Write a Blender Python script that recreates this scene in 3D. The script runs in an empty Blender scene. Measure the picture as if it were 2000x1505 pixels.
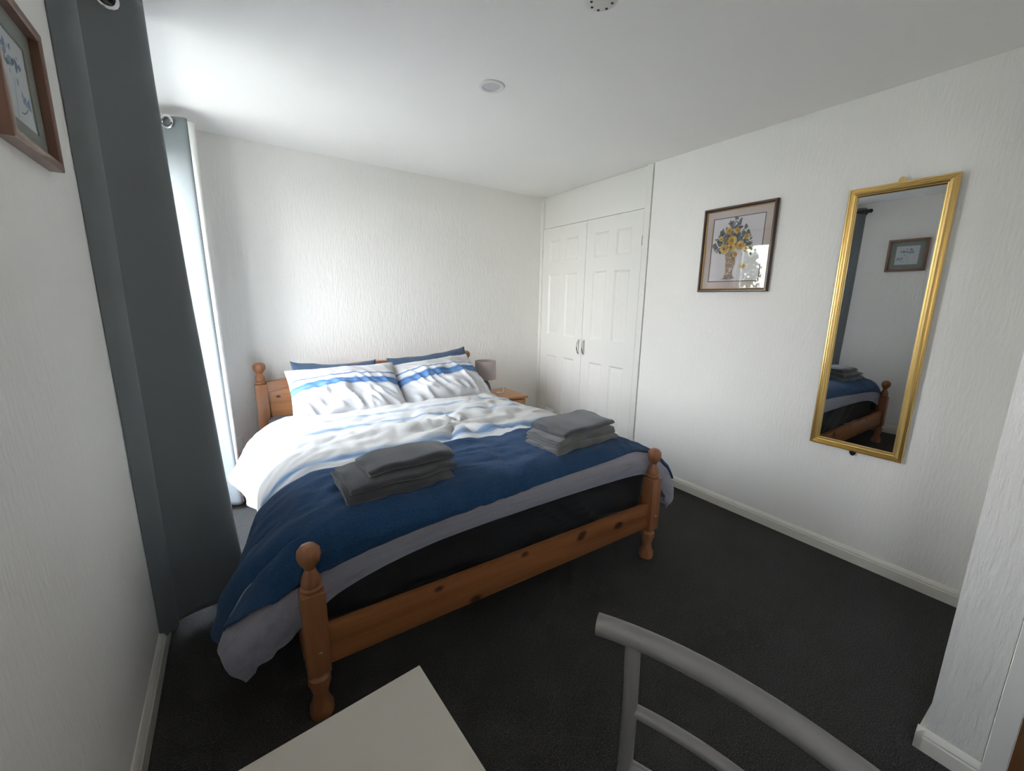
import bpy, bmesh, math, random
import numpy as np
from math import pi, sin, cos, radians
from mathutils import Vector, Matrix, noise

sc = bpy.context.scene
C = sc.collection

# ------------------------------------------------------------------ camera
CAM = Vector((0.0, 0.0, 1.32))
cam_d = bpy.data.cameras.new('camera'); cam = bpy.data.objects.new('camera', cam_d); C.objects.link(cam)
cam_d.sensor_width = 36.0; cam_d.sensor_fit = 'HORIZONTAL'
cam_d.lens = 816.2 / 2000 * 36.0
cam_d.clip_start = 0.02
rx = Vector((0.8341627, -0.5513065, 0.0152897))
dn = Vector((-0.0968348, -0.1736970, -0.9800267))
fw = Vector((0.5429508, 0.8160211, -0.1982773))
R3 = Matrix((rx, -dn, -fw)).transposed()
cam.matrix_world = Matrix.Translation(CAM) @ R3.to_4x4()
sc.camera = cam

# ------------------------------------------------------------------ world, sun, exposure
w = bpy.data.worlds.new('sky'); sc.world = w; w.use_nodes = True
nt = w.node_tree; nt.nodes.clear()
out = nt.nodes.new('ShaderNodeOutputWorld'); bg = nt.nodes.new('ShaderNodeBackground')
tc = nt.nodes.new('ShaderNodeTexCoord'); sep = nt.nodes.new('ShaderNodeSeparateXYZ')
rp = nt.nodes.new('ShaderNodeValToRGB')
nt.links.new(tc.outputs['Generated'], sep.inputs[0]); nt.links.new(sep.outputs['Z'], rp.inputs[0])
nt.links.new(rp.outputs[0], bg.inputs[0]); nt.links.new(bg.outputs[0], out.inputs[0])
e = rp.color_ramp.elements
e[0].position = 0.0; e[0].color = (1.0, 0.985, 0.96, 1)
e[1].position = 1.0; e[1].color = (0.66, 0.80, 1.0, 1)
m = e.new(0.35); m.color = (0.86, 0.92, 1.0, 1)
bg.inputs[1].default_value = 11.5

sun_d = bpy.data.lights.new('sun', 'SUN'); sun = bpy.data.objects.new('sun', sun_d); C.objects.link(sun)
sun_d.energy = 4.0; sun_d.color = (1.0, 0.93, 0.82); sun_d.angle = radians(0.6)
sun.rotation_euler = Vector((-0.45, -0.35, -0.85)).to_track_quat('-Z', 'Y').to_euler()   # comes over the roof, never enters

YF = -0.95                                           # wall behind the camera
WY0, WY1, WZ0, WZ1 = 2.00, 3.19, 0.10, 2.17          # window opening in the left wall
por_d = bpy.data.lights.new('window_portal', 'AREA'); por = bpy.data.objects.new('window_portal', por_d); C.objects.link(por)
por_d.shape = 'RECTANGLE'; por_d.size = WZ1 - WZ0; por_d.size_y = WY1 - WY0
por.location = (-0.66, (WY0 + WY1) / 2, (WZ0 + WZ1) / 2); por.rotation_euler = (0, radians(-90), 0)
por_d.cycles.is_portal = True

VY0, VY1, VZ0, VZ1 = -.84, -.34, 1.35, 2.0                # unseen window added in the left wall behind the camera, for fill light
po2_d = bpy.data.lights.new('window_portal', 'AREA'); po2 = bpy.data.objects.new('window_portal', po2_d); C.objects.link(po2)
po2_d.shape = 'RECTANGLE'; po2_d.size = VZ1 - VZ0; po2_d.size_y = VY1 - VY0
po2.location = (-0.66, (VY0 + VY1) / 2, (VZ0 + VZ1) / 2); po2.rotation_euler = (0, radians(-90), 0)
po2_d.cycles.is_portal = True
sc.view_settings.view_transform = 'Standard'; sc.view_settings.look = 'None'
sc.view_settings.gamma = 1.0; sc.view_settings.use_curve_mapping = False
sc.view_settings.exposure = 1.3
sc.cycles.use_denoising = True
sc.cycles.max_bounces = 16; sc.cycles.diffuse_bounces = 12; sc.cycles.glossy_bounces = 6
sc.cycles.transparent_max_bounces = 12
sc.cycles.caustics_reflective = False; sc.cycles.caustics_refractive = False
sc.cycles.sample_clamp_indirect = 8.0

# ------------------------------------------------------------------ helpers
class G:
    """collects geometry: verts, faces, material index and optional uv per vertex"""
    def __init__(s): s.v = []; s.f = []; s.mi = []; s.uv = None
    def add(s, vs, fs, mi=0):
        o = len(s.v); s.v += [tuple(p) for p in vs]; s.f += [tuple(i + o for i in f) for f in fs]; s.mi += [mi] * len(fs); return s
    def box(s, lo, hi, bev=0.0, mi=0, seg=2):
        bm = bmesh.new(); bmesh.ops.create_cube(bm, size=1)
        for v in bm.verts:
            v.co = Vector([lo[i] + (v.co[i] + .5) * (hi[i] - lo[i]) for i in range(3)])
        if bev: bmesh.ops.bevel(bm, geom=bm.edges[:], offset=bev, segments=seg, profile=.6, affect='EDGES', clamp_overlap=True)
        bm.verts.index_update()
        s.add([v.co[:] for v in bm.verts], [[v.index for v in f.verts] for f in bm.faces], mi); bm.free(); return s
    def lathe(s, prof, c, seg=32, mi=0, axis='z'):
        n = len(prof); vs = []; fs = []
        for r, z in prof:
            for k in range(seg):
                a = 2 * pi * k / seg; p = (r * cos(a), r * sin(a), z)
                if axis == 'x': p = (z, r * cos(a), r * sin(a))
                if axis == 'y': p = (r * sin(a), z, r * cos(a))
                vs.append((c[0] + p[0], c[1] + p[1], c[2] + p[2]))
        for i in range(n - 1):
            for k in range(seg):
                k2 = (k + 1) % seg; fs.append((i * seg + k, i * seg + k2, (i + 1) * seg + k2, (i + 1) * seg + k))
        if prof[0][0] > 1e-5: fs.append(tuple(range(seg))[::-1])
        if prof[-1][0] > 1e-5: fs.append(tuple((n - 1) * seg + k for k in range(seg)))
        return s.add(vs, fs, mi)
    def tube(s, pts, r, seg=12, mi=0, up=Vector((0, 0, 1)), ry=None, caps=True):
        pts = [Vector(p) for p in pts]; n = len(pts); vs = []; fs = []; ry = ry or r
        for i, p in enumerate(pts):
            t = (pts[min(i + 1, n - 1)] - pts[max(i - 1, 0)]).normalized()
            u = up - t * up.dot(t)
            if u.length < 1e-4: u = Vector((1, 0, 0)) - t * t.x
            u.normalize(); q = t.cross(u)
            for k in range(seg):
                a = 2 * pi * k / seg; vs.append(p + q * (r * cos(a)) + u * (ry * sin(a)))
        for i in range(n - 1):
            for k in range(seg):
                k2 = (k + 1) % seg; fs.append((i * seg + k, i * seg + k2, (i + 1) * seg + k2, (i + 1) * seg + k))
        if caps: fs += [tuple(range(seg))[::-1], tuple((n - 1) * seg + k for k in range(seg))]
        return s.add(vs, fs, mi)
    def grid(s, P, uv=None, mi=0):
        nr, nc = P.shape[:2]
        fs = [(i * nc + j, i * nc + j + 1, (i + 1) * nc + j + 1, (i + 1) * nc + j) for i in range(nr - 1) for j in range(nc - 1)]
        if uv is not None: s.uv = (s.uv or []) + [tuple(t) for t in uv.reshape(-1, 2)]
        return s.add(P.reshape(-1, 3).tolist(), fs, mi)
    def prism(s, poly, z0, z1, fn, mi=0):
        """closed 2-D polygon extruded from z0 to z1; fn(a,b,c) -> world"""
        n = len(poly); vs = [fn(a, b, z0) for a, b in poly] + [fn(a, b, z1) for a, b in poly]
        fs = [(i, (i + 1) % n, n + (i + 1) % n, n + i) for i in range(n)] + [tuple(range(n))[::-1], tuple(range(n, 2 * n))]
        return s.add(vs, fs, mi)
    def frame(s, a0, a1, b0, b1, prof, fn, mi=0):
        """moulding mitred round a rectangle; prof = [(inset, height)], fn(a,b,h) -> world"""
        n = len(prof); vs = []; fs = []
        for ins, h in prof:
            for a, b in ((a0 + ins, b0 + ins), (a1 - ins, b0 + ins), (a1 - ins, b1 - ins), (a0 + ins, b1 - ins)): vs.append(fn(a, b, h))
        for i in range(n - 1):
            for k in range(4):
                k2 = (k + 1) % 4; fs.append((i * 4 + k, i * 4 + k2, (i + 1) * 4 + k2, (i + 1) * 4 + k))
        return s.add(vs, fs, mi)

def recalc(me):
    bm = bmesh.new(); bm.from_mesh(me); bmesh.ops.recalc_face_normals(bm, faces=bm.faces[:]); bm.to_mesh(me); bm.free()

def obj(name, g, mats, parent=None, base=None, smooth=35, fix=True):
    """one mesh object from G given in room coordinates"""
    me = bpy.data.meshes.new(name); vs = np.array(g.v, float)
    if parent is not None:
        o0 = Vector(parent['_o']) if '_o' in parent else Vector(parent.location)
    elif base is not None: o0 = Vector(base)
    else:
        lo, hi = vs.min(0), vs.max(0); o0 = Vector(((lo[0] + hi[0]) / 2, (lo[1] + hi[1]) / 2, lo[2]))
    me.from_pydata((vs - np.array(o0)).tolist(), [], g.f)
    if not isinstance(mats, (list, tuple)): mats = [mats]
    for m_ in mats: me.materials.append(m_)
    me.polygons.foreach_set('material_index', g.mi)
    if g.uv:
        ul = me.uv_layers.new(name='UVMap')
        idx = np.empty(len(me.loops), int); me.loops.foreach_get('vertex_index', idx)
        ul.data.foreach_set('uv', np.array(g.uv)[idx].ravel())
    if fix: recalc(me)
    me.polygons.foreach_set('use_smooth', [True] * len(me.polygons))
    me.set_sharp_from_angle(angle=radians(smooth)); me.update()
    o = bpy.data.objects.new(name, me); C.objects.link(o)
    if parent is not None: o.parent = parent; o['_o'] = tuple(o0)
    else: o.location = o0; o['_o'] = tuple(o0)
    return o

def tag(o, label=None, cat=None, group=None, kind=None):
    if label: o['label'] = label
    if cat: o['category'] = cat
    if group: o['group'] = group
    if kind: o['kind'] = kind
    return o
def thing(name, loc, label, cat, group=None):
    o = bpy.data.objects.new(name, None); C.objects.link(o); o.location = loc; o['_o'] = tuple(loc); o.empty_display_size = .1
    return tag(o, label, cat, group)
def struct(name, g, mats, parent=None, **k):
    o = obj(name, g, mats, parent, **k); o['kind'] = 'structure'; return o
def solid(o, t, off=-1.0):
    md = o.modifiers.new('thickness', 'SOLIDIFY'); md.thickness = t; md.offset = off; return o

def cr(P, t, axis=0):
    """Catmull-Rom along axis 0 at fractional index t (array), extrapolating linearly"""
    P = np.asarray(P, float); n = len(P)
    Q = np.concatenate([[2 * P[0] - P[1]], P, [2 * P[-1] - P[-2]]])
    t = np.asarray(t, float); i = np.clip(np.floor(t).astype(int), 0, n - 2); u = (t - i)
    sh = (-1,) + (1,) * (P.ndim - 1); u = u.reshape(sh)
    p0, p1, p2, p3 = Q[i], Q[i + 1], Q[i + 2], Q[i + 3]
    r = .5 * (2 * p1 + (p2 - p0) * u + (2 * p0 - 5 * p1 + 4 * p2 - p3) * u ** 2 + (3 * p1 - p0 - 3 * p2 + p3) * u ** 3)
    lo = p1 + (p2 - p1) * u; hi = p2 + (p2 - p1) * (u - 1)
    return np.where(u < 0, lo, np.where(u > 1, hi, r))
def surf(P, uu, vv):
    """P[r,c,3] control grid, vv rows (array nv), uu columns (array nu) -> (nv,nu,3)"""
    A = cr(P, vv); return np.swapaxes(cr(np.swapaxes(A, 0, 1), uu), 0, 1)
def gridnormals(S):
    du = np.gradient(S, axis=1); dv = np.gradient(S, axis=0)
    n = np.cross(du, dv); return n / (np.linalg.norm(n, axis=2, keepdims=True) + 1e-9)
def nz(x, y, z=0.0): return noise.noise(Vector((x, y, z)))
def ridge(x, y, z=0.0): return 1 - 2 * abs(noise.noise(Vector((x, y, z))))

# ------------------------------------------------------------------ materials
def mat(name, col=(.8, .8, .8), rough=.5, metal=0.0, **kw):
    m_ = bpy.data.materials.new(name); m_.use_nodes = True
    b = m_.node_tree.nodes['Principled BSDF']
    b.inputs['Base Color'].default_value = (*col, 1); b.inputs['Roughness'].default_value = rough; b.inputs['Metallic'].default_value = metal
    for k, v in kw.items(): b.inputs[k].default_value = v
    return m_
def N(m_, t, **kw):
    n = m_.node_tree.nodes.new(t)
    for k, v in kw.items(): setattr(n, k, v)
    return n
def L(m_, a, b): m_.node_tree.links.new(a, b)
def bsdf(m_): return m_.node_tree.nodes['Principled BSDF']
def coords(m_, scale=(1, 1, 1), kind='Object'):
    t = N(m_, 'ShaderNodeTexCoord'); mp = N(m_, 'ShaderNodeMapping'); mp.inputs['Scale'].default_value = scale
    L(m_, t.outputs[kind], mp.inputs[0]); return mp.outputs[0]
def noise_n(m_, vec, scale=5, detail=3, rough=.5):
    n = N(m_, 'ShaderNodeTexNoise'); n.inputs['Scale'].default_value = scale; n.inputs['Detail'].default_value = detail; n.inputs['Roughness'].default_value = rough
    L(m_, vec, n.inputs['Vector']); return n.outputs['Fac']
def ramp(m_, fac, stops, interp='LINEAR'):
    r = N(m_, 'ShaderNodeValToRGB'); r.color_ramp.interpolation = interp; el = r.color_ramp.elements
    while len(el) > 1: el.remove(el[-1])
    el[0].position, el[0].color = stops[0][0], (*stops[0][1], 1)
    for p, c in stops[1:]:
        x = el.new(p); x.color = (*c, 1)
    L(m_, fac, r.inputs[0]); return r.outputs[0]
def bump(m_, fac, dist=.002, strength=1.0):
    b = N(m_, 'ShaderNodeBump'); b.inputs['Distance'].default_value = dist; b.inputs['Strength'].default_value = strength
    L(m_, fac, b.inputs['Height']); L(m_, b.outputs[0], bsdf(m_).inputs['Normal']); return b
def mixc(m_, fac, a, b, mode='MIX'):
    x = N(m_, 'ShaderNodeMix', data_type='RGBA', blend_type=mode)
    if isinstance(fac, float): x.inputs[0].default_value = fac
    else: L(m_, fac, x.inputs[0])
    for s_, i in ((a, 6), (b, 7)):
        if isinstance(s_, tuple): x.inputs[i].default_value = (*s_, 1)
        else: L(m_, s_, x.inputs[i])
    return x.outputs[2]
def math_n(m_, op, a, b=0.0):
    x = N(m_, 'ShaderNodeMath', operation=op)
    for s_, i in ((a, 0), (b, 1)):
        if isinstance(s_, (int, float)): x.inputs[i].default_value = s_
        else: L(m_, s_, x.inputs[i])
    return x.outputs[0]

def wallpaper(name, col, d=.003):
    m_ = mat(name, col, .62)
    a = noise_n(m_, coords(m_, (95, 95, 16)), 1.0, 3, .6)      # vertical ribs of the blown paper
    b = noise_n(m_, coords(m_, (22, 22, 5)), 1.0, 2)
    h = math_n(m_, 'ADD', a, math_n(m_, 'MULTIPLY', b, .5))
    bump(m_, h, d, 1.0)
    c = ramp(m_, noise_n(m_, coords(m_, (1.2, 1.2, 1.2)), 1.0, 2), [(.3, tuple(x * .965 for x in col)), (.7, col)])
    L(m_, c, bsdf(m_).inputs['Base Color']); return m_
M_wall = wallpaper('wallpaper_offwhite', (.90, .885, .85))
M_pier = wallpaper('wallpaper_ribbed', (.90, .885, .85), .010)
M_ceil = mat('ceiling_paint', (.92, .91, .89), .8)
_c = ramp(M_ceil, noise_n(M_ceil, coords(M_ceil, (1, 1, 1)), 1.6, 4, .55), [(.28, (.895, .885, .85)), (.42, (.92, .91, .89))])
L(M_ceil, _c, bsdf(M_ceil).inputs['Base Color']); bump(M_ceil, noise_n(M_ceil, coords(M_ceil), 9, 3), .004, .6)
M_gloss = mat('white_gloss_paint', (.82, .81, .77), .32)
bump(M_gloss, noise_n(M_gloss, coords(M_gloss, (3, 3, 1)), 14, 2), .0006, .6)
M_skirt = mat('skirting_paint', (.74, .72, .65), .38)
M_gap = mat('gap_shade', (.12, .11, .10), .9)
M_carpet = mat('carpet_charcoal', (.02, .02, .02), 1.0)
_v = coords(M_carpet); _n1 = noise_n(M_carpet, _v, 260, 2, .7); _n2 = noise_n(M_carpet, _v, 3.0, 3)
_c = ramp(M_carpet, _n1, [(.36, (.030, .030, .030)), (.52, (.062, .061, .059)), (.66, (.11, .106, .10)), (.78, (.21, .195, .18))])
_c = mixc(M_carpet, .35, _c, ramp(M_carpet, _n2, [(.3, (.6, .6, .6)), (.7, (1.2, 1.2, 1.2))]), 'MULTIPLY')
L(M_carpet, _c, bsdf(M_carpet).inputs['Base Color']); bump(M_carpet, _n1, .006, 1.0)
bsdf(M_carpet).inputs['Specular IOR Level'].default_value = .15

def pine(name, axis, a=(.26, .105, .045), b=(.44, .19, .085), knots=()):
    m_ = mat(name, a, .36)
    s = [26, 26, 26]; s[axis] = 1.6
    v = coords(m_, tuple(s)); n = noise_n(m_, v, 1.0, 5, .62)
    s2 = [7, 7, 7]; s2[axis] = .5
    n2 = noise_n(m_, coords(m_, tuple(s2)), 1.0, 3, .5)
    f = math_n(m_, 'ADD', math_n(m_, 'MULTIPLY', n, .65), math_n(m_, 'MULTIPLY', n2, .35))
    c = ramp(m_, f, [(.36, a), (.5, tuple((x + y) / 2 for x, y in zip(a, b))), (.64, b)])
    for k in knots:
        d = N(m_, 'ShaderNodeVectorMath', operation='DISTANCE')
        t = N(m_, 'ShaderNodeTexCoord'); mp = N(m_, 'ShaderNodeMapping'); sc_ = [1, 1, 1]; sc_[axis] = .6
        mp.inputs['Scale'].default_value = sc_; L(m_, t.outputs['Object'], mp.inputs[0]); L(m_, mp.outputs[0], d.inputs[0])
        kk = [k[i] * sc_[i] for i in range(3)]; d.inputs[1].default_value = kk
        fk = ramp(m_, d.outputs['Value'], [(k[3] * .45, (1, 1, 1)), (k[3], (0, 0, 0))])
        c = mixc(m_, fk, c, (.045, .016, .008))
    L(m_, c, bsdf(m_).inputs['Base Color']); bump(m_, n, .0006, .5); bsdf(m_).inputs['Coat Weight'].default_value = .25
    return m_
PX = pine('pine_grain_x', 0); PY = pine('pine_grain_y', 1); PZ = pine('pine_grain_z', 2)
M_nstop = pine('pine_pale_x', 0, (.40, .17, .062), (.60, .29, .12)); M_nsz = pine('pine_pale_z', 2, (.40, .17, .062), (.60, .29, .12))

def fabric(name, col, rough=.9, sheen=.3, sc1=300, d=.0012, tint=None):
    m_ = mat(name, col, rough); b = bsdf(m_)
    b.inputs['Sheen Weight'].default_value = sheen; b.inputs['Sheen Roughness'].default_value = .5
    b.inputs['Specular IOR Level'].default_value = .2
    n = noise_n(m_, coords(m_), sc1, 3, .6); bump(m_, n, d, .8)
    c = ramp(m_, n, [(.3, tuple(x * .72 for x in col)), (.7, tuple(min(1, x * 1.25) for x in col))])
    L(m_, c, b.inputs['Base Color']); return m_
M_sheet = fabric('sheet_dark', (.020, .021, .025), .8, .15)
M_navy = fabric('pillowcase_navy', (.05, .085, .145), .85, .2)
M_towel = fabric('towel_grey', (.070, .075, .088), 1.0, .55, 420, .004)
M_towel2 = fabric('towel_grey_pale', (.135, .137, .142), 1.0, .55, 420, .004)
M_throw = fabric('throw_navy', (.017, .064, .158), .95, .12, 190, .006)

def duvet_cover():
    m_ = mat('duvet_watercolour_stripe', (.8, .8, .8), .85); b = bsdf(m_)
    b.inputs['Sheen Weight'].default_value = .15; b.inputs['Specular IOR Level'].default_value = .2
    t = N(m_, 'ShaderNodeTexCoord'); s = N(m_, 'ShaderNodeSeparateXYZ'); L(m_, t.outputs['UV'], s.inputs[0])
    mp = N(m_, 'ShaderNodeMapping'); mp.inputs['Scale'].default_value = (5, 60, 1); L(m_, t.outputs['UV'], mp.inputs[0])
    n = noise_n(m_, mp.outputs[0], 1.0, 4, .6)
    mp2 = N(m_, 'ShaderNodeMapping'); mp2.inputs['Scale'].default_value = (3.2, 3, 1); L(m_, t.outputs['UV'], mp2.inputs[0])
    n2 = noise_n(m_, mp2.outputs[0], 1.0, 2)
    v = math_n(m_, 'ADD', s.outputs['Y'], math_n(m_, 'MULTIPLY', math_n(m_, 'SUBTRACT', n, .5), .05))
    v = math_n(m_, 'ADD', v, math_n(m_, 'MULTIPLY', math_n(m_, 'SUBTRACT', n2, .5), .012))
    v = math_n(m_, 'DIVIDE', v, 2.0)
    Wt = (.63, .63, .64); Iv = (.55, .54, .52); Bg = (.50, .49, .47); Bl = (.18, .26, .38); Pb = (.40, .47, .55); Gr = (.40, .395, .46); Dg = (.30, .32, .40); Vb = (.10, .21, .40)
    # v = metres from the head hem / 2
    st = [(0, Wt), (.10, Wt), (.125, Bg), (.15, Iv), (.172, Wt), (.185, Pb), (.193, Bl), (.20, Pb), (.21, Iv), (.27, Iv), (.278, Pb), (.287, Bl), (.30, Pb), (.31, Iv), (.38, Bg), (.42, Iv),
          (.478, Iv), (.488, Pb), (.50, Bl), (.512, Vb), (.522, Pb), (.53, Wt), (.56, Wt), (.575, Pb), (.59, Wt), (.62, Iv), (.72, Gr), (.80, Gr), (.825, Dg), (.85, Gr), (.875, Pb), (.89, Gr), (1, Gr)]
    c = ramp(m_, v, st[:32])
    mp3 = N(m_, 'ShaderNodeMapping'); mp3.inputs['Scale'].default_value = (9, 70, 1); L(m_, t.outputs['UV'], mp3.inputs[0])
    sk = ramp(m_, noise_n(m_, mp3.outputs[0], 1.0, 5, .7), [(.30, (.74, .74, .76)), (.5, (1, 1, 1)), (.68, (1.0, 1.0, 1.0)), (.74, (1.7, 1.7, 1.65))])
    zn = ramp(m_, v, [(.66, (.25, .25, .25)), (.72, (.9, .9, .9))])
    c = mixc(m_, zn, c, mixc(m_, 1.0, c, sk, 'MULTIPLY'))
    L(m_, c, b.inputs['Base Color'])
    bump(m_, noise_n(m_, coords(m_), 45, 4, .6), .004, .5); return m_
M_duvet = duvet_cover()
def pillow_cover():
    m_ = mat('pillowcase_stripe', (.82, .82, .82), .85); b = bsdf(m_); b.inputs['Specular IOR Level'].default_value = .2
    t = N(m_, 'ShaderNodeTexCoord'); s = N(m_, 'ShaderNodeSeparateXYZ'); L(m_, t.outputs['UV'], s.inputs[0])
    mp = N(m_, 'ShaderNodeMapping'); mp.inputs['Scale'].default_value = (7, 40, 1); L(m_, t.outputs['UV'], mp.inputs[0])
    n = noise_n(m_, mp.outputs[0], 1.0, 4, .6)
    v = math_n(m_, 'ADD', s.outputs['Y'], math_n(m_, 'MULTIPLY', math_n(m_, 'SUBTRACT', n, .5), .05))
    Wt = (.62, .62, .63); Iv = (.52, .51, .50); Bl = (.055, .16, .38); Db = (.09, .14, .27)
    c = ramp(m_, v, [(0, Wt), (.46, Wt), (.485, Bl), (.50, (.14, .25, .44)), (.555, Bl), (.58, Wt), (.645, Wt), (.66, Db), (.685, (.35, .45, .6)), (.70, Wt), (.74, Iv), (.84, Iv), (.88, Wt), (1, Wt)])
    L(m_, c, b.inputs['Base Color']); bump(m_, noise_n(m_, coords(m_), 45, 4, .6), .003, .4); return m_
M_pcase = pillow_cover()
M_curtain = mat('curtain_slate_satin', (.19, .212, .222), .62, **{'Specular IOR Level': .25})
bsdf(M_curtain).inputs['Sheen Weight'].default_value = .25; bsdf(M_curtain).inputs['Sheen Roughness'].default_value = .4
bump(M_curtain, noise_n(M_curtain, coords(M_curtain, (40, 40, 500)), 1.0, 2), .0006, .6)
M_lining = mat('curtain_lining', (.75, .75, .72), .8)
M_chrome = mat('chrome', (.85, .85, .86), .12, 1.0)
M_black = mat('black_metal', (.02, .02, .022), .4, .6)
M_gold = mat('gold_leaf_frame', (.80, .58, .24), .34, 1.0)
M_mirror = mat('mirror_silver', (.72, .74, .76), .008, 1.0)
M_dkwood = mat('mahogany_frame', (.055, .024, .018), .3)
M_gilt = mat('gilt_slip', (.75, .55, .25), .35, 1.0)
M_brwood = pine('walnut_frame', 2, (.17, .085, .055), (.25, .13, .085))
M_pinkmat = mat('mount_pink', (.56, .47, .43), .85)
M_greenmat = mat('mount_sage', (.27, .29, .26), .85)
M_paper = mat('print_paper', (.66, .64, .64), .8); M_paper2 = mat('print_paper_blue', (.60, .63, .63), .8)
M_inkline = mat('mount_line', (.10, .07, .07), .8)
M_shade = fabric('lampshade_taupe', (.50, .43, .41), .9, .2); M_lampb = mat('lamp_grey_ceramic', (.13, .125, .125), .5)
M_plastic = mat('white_plastic', (.80, .80, .78), .35); M_diff = mat('frosted_diffuser', (.62, .62, .64), .5)
M_alarm = mat('alarm_plastic', (.70, .69, .66), .45); M_hole = mat('vent_dark', (.05, .05, .05), .8)
M_silver = mat('chair_silver_paint', (.22, .21, .204), .34, .4)
M_desk = mat('desk_laminate', (.52, .485, .43), .35); M_seat = mat('chair_seat_black', (.02, .02, .02), .5)
M_upvc = mat('white_upvc', (.85, .86, .86), .25)
M_door = pine('door_brown_wood', 2, (.16, .072, .026), (.26, .125, .05))
M_ext = mat('outside_render', (.55, .53, .5), .9)
def thin_glass(name, f0=.04, top=1.0):
    m_ = bpy.data.materials.new(name); m_.use_nodes = True; t = m_.node_tree; t.nodes.clear()
    o_ = t.nodes.new('ShaderNodeOutputMaterial'); mx = t.nodes.new('ShaderNodeMixShader'); a = t.nodes.new('ShaderNodeBsdfTransparent'); g_ = t.nodes.new('ShaderNodeBsdfGlossy')
    lw = t.nodes.new('ShaderNodeLayerWeight'); lw.inputs[0].default_value = .5
    p_ = t.nodes.new('ShaderNodeMath'); p_.operation = 'POWER'; p_.inputs[1].default_value = 5.0
    q_ = t.nodes.new('ShaderNodeMath'); q_.operation = 'MULTIPLY_ADD'; q_.inputs[1].default_value = top - f0; q_.inputs[2].default_value = f0
    g_.inputs['Roughness'].default_value = .0; a.inputs[0].default_value = (.985, .985, .985, 1)
    t.links.new(lw.outputs['Facing'], p_.inputs[0]); t.links.new(p_.outputs[0], q_.inputs[0]); t.links.new(q_.outputs[0], mx.inputs[0])
    t.links.new(a.outputs[0], mx.inputs[1]); t.links.new(g_.outputs[0], mx.inputs[2]); t.links.new(mx.outputs[0], o_.inputs[0]); return m_
M_glass = thin_glass('clear_glass', .03); M_glass2 = thin_glass('low_glare_glass', .008, .2)
M_window = thin_glass('window_glass', .03)

# ------------------------------------------------------------------ room shell
W = 2.604; LX = -0.34; H = 2.294; YF = -0.95; PXX = 1.634; PYY = 0.163
BL, BR = 3.335, 3.445                                   # back wall is slightly out of square
def back_y(x): return BL + (BR - BL) * (x - LX) / (W - LX)

g = G(); g.add([(-.9, YF - .2, 0), (2.9, YF - .2, 0), (2.9, 3.9, 0), (-.9, 3.9, 0), (-.9, YF - .2, -.1), (2.9, YF - .2, -.1), (2.9, 3.9, -.1), (-.9, 3.9, -.1)],
               [(0, 1, 2, 3), (4, 5, 6, 7), (0, 1, 5, 4), (1, 2, 6, 5), (2, 3, 7, 6), (3, 0, 4, 7)]); struct('floor', g, M_carpet)
g = G().box((-.62, YF - .2, H), (2.9, 3.9, H + .3)); struct('ceiling', g, M_ceil)
TW = .28
g = G()
g.box((LX - TW, VY1, 0), (LX, WY0, H)); g.box((LX - TW, YF - .2, 0), (LX, VY0, H)); g.box((LX - TW, VY0, VZ1), (LX, VY1, H)); g.box((LX - TW, VY0, 0), (LX, VY1, VZ0)); g.box((LX - TW, WY1, 0), (LX, 3.9, H))
g.box((LX - TW, WY0, WZ1), (LX, WY1, H)); g.box((LX - TW, WY0, 0), (LX, WY1, WZ0)); struct('wall_left', g, M_wall)
g = G(); a, b_ = back_y(LX - .0), back_y(2.9)
g.add([(LX, BL, 0), (2.9, b_, 0), (2.9, b_, H), (LX, BL, H), (LX, 3.9, 0), (2.9, 3.9, 0), (2.9, 3.9, H), (LX, 3.9, H)],
      [(0, 1, 2, 3), (4, 5, 6, 7), (0, 1, 5, 4), (1, 2, 6, 5), (2, 3, 7, 6), (3, 0, 4, 7)]); struct('wall_back', g, M_wall)
g = G().box((W, PYY - .1, 0), (2.9, 2.128, H)); struct('wall_right', g, M_wall)
g = G().box((PXX, .047, 0), (2.9, PYY, H), .006); struct('wall_pier', g, M_pier)
g = G().box((-.62, YF - .2, 0), (2.9, YF, H)); struct('wall_front', g, M_wall)
# doorway in the return wall beside the pier
g = G().box((PXX + .02, YF, 2.04), (2.9, .047, H)).box((PXX + .02, YF, 0), (2.9, -.86, 2.04)); struct('wall_doorside', g, M_wall)
g = G().box((PXX - .012, .004, 0), (PXX + .03, .046, 2.06), .006); struct('trim_1', g, M_gloss)
g = G().box((PXX + .012, -.84, .005), (PXX + .05, .0035, 2.03), .002); d1 = struct('door_1', g, M_door)
hg = G().lathe([(.0, -.05), (.026, -.045), (.028, -.03), (.012, -.02), (.012, 0)], (PXX + .012, -.77, 1.0), 20, axis='x'); obj('door_knob', hg, M_chrome, d1)

SKP = [(0, 0), (.016, 0), (.016, .048), (.013, .052), (.013, .058), (.008, .068), (.003, .074), (0, .075)]
def skirt(name, p0, p1, nrm, h=.075):
    g = G(); p0 = Vector(p0); p1 = Vector(p1); n = Vector(nrm)
    g.prism([(a, b * h / .075) for a, b in SKP], 0, 1, lambda a, b, t: p0.lerp(p1, t) + n * a + Vector((0, 0, b)))
    return struct(name, g, M_skirt, smooth=25)
skirt('baseboard_right', (W, PYY, 0), (W, 2.125, 0), (-1, 0, 0))
skirt('baseboard_left', (LX, YF, 0), (LX, WY0, 0), (1, 0, 0), .09)
skirt('baseboard_pier', (PXX, PYY + .016, 0), (PXX, .047, 0), (-1, 0, 0), .07)
skirt('baseboard_return', (PXX - .016, PYY, 0), (W, PYY, 0), (0, 1, 0), .07)

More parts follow.
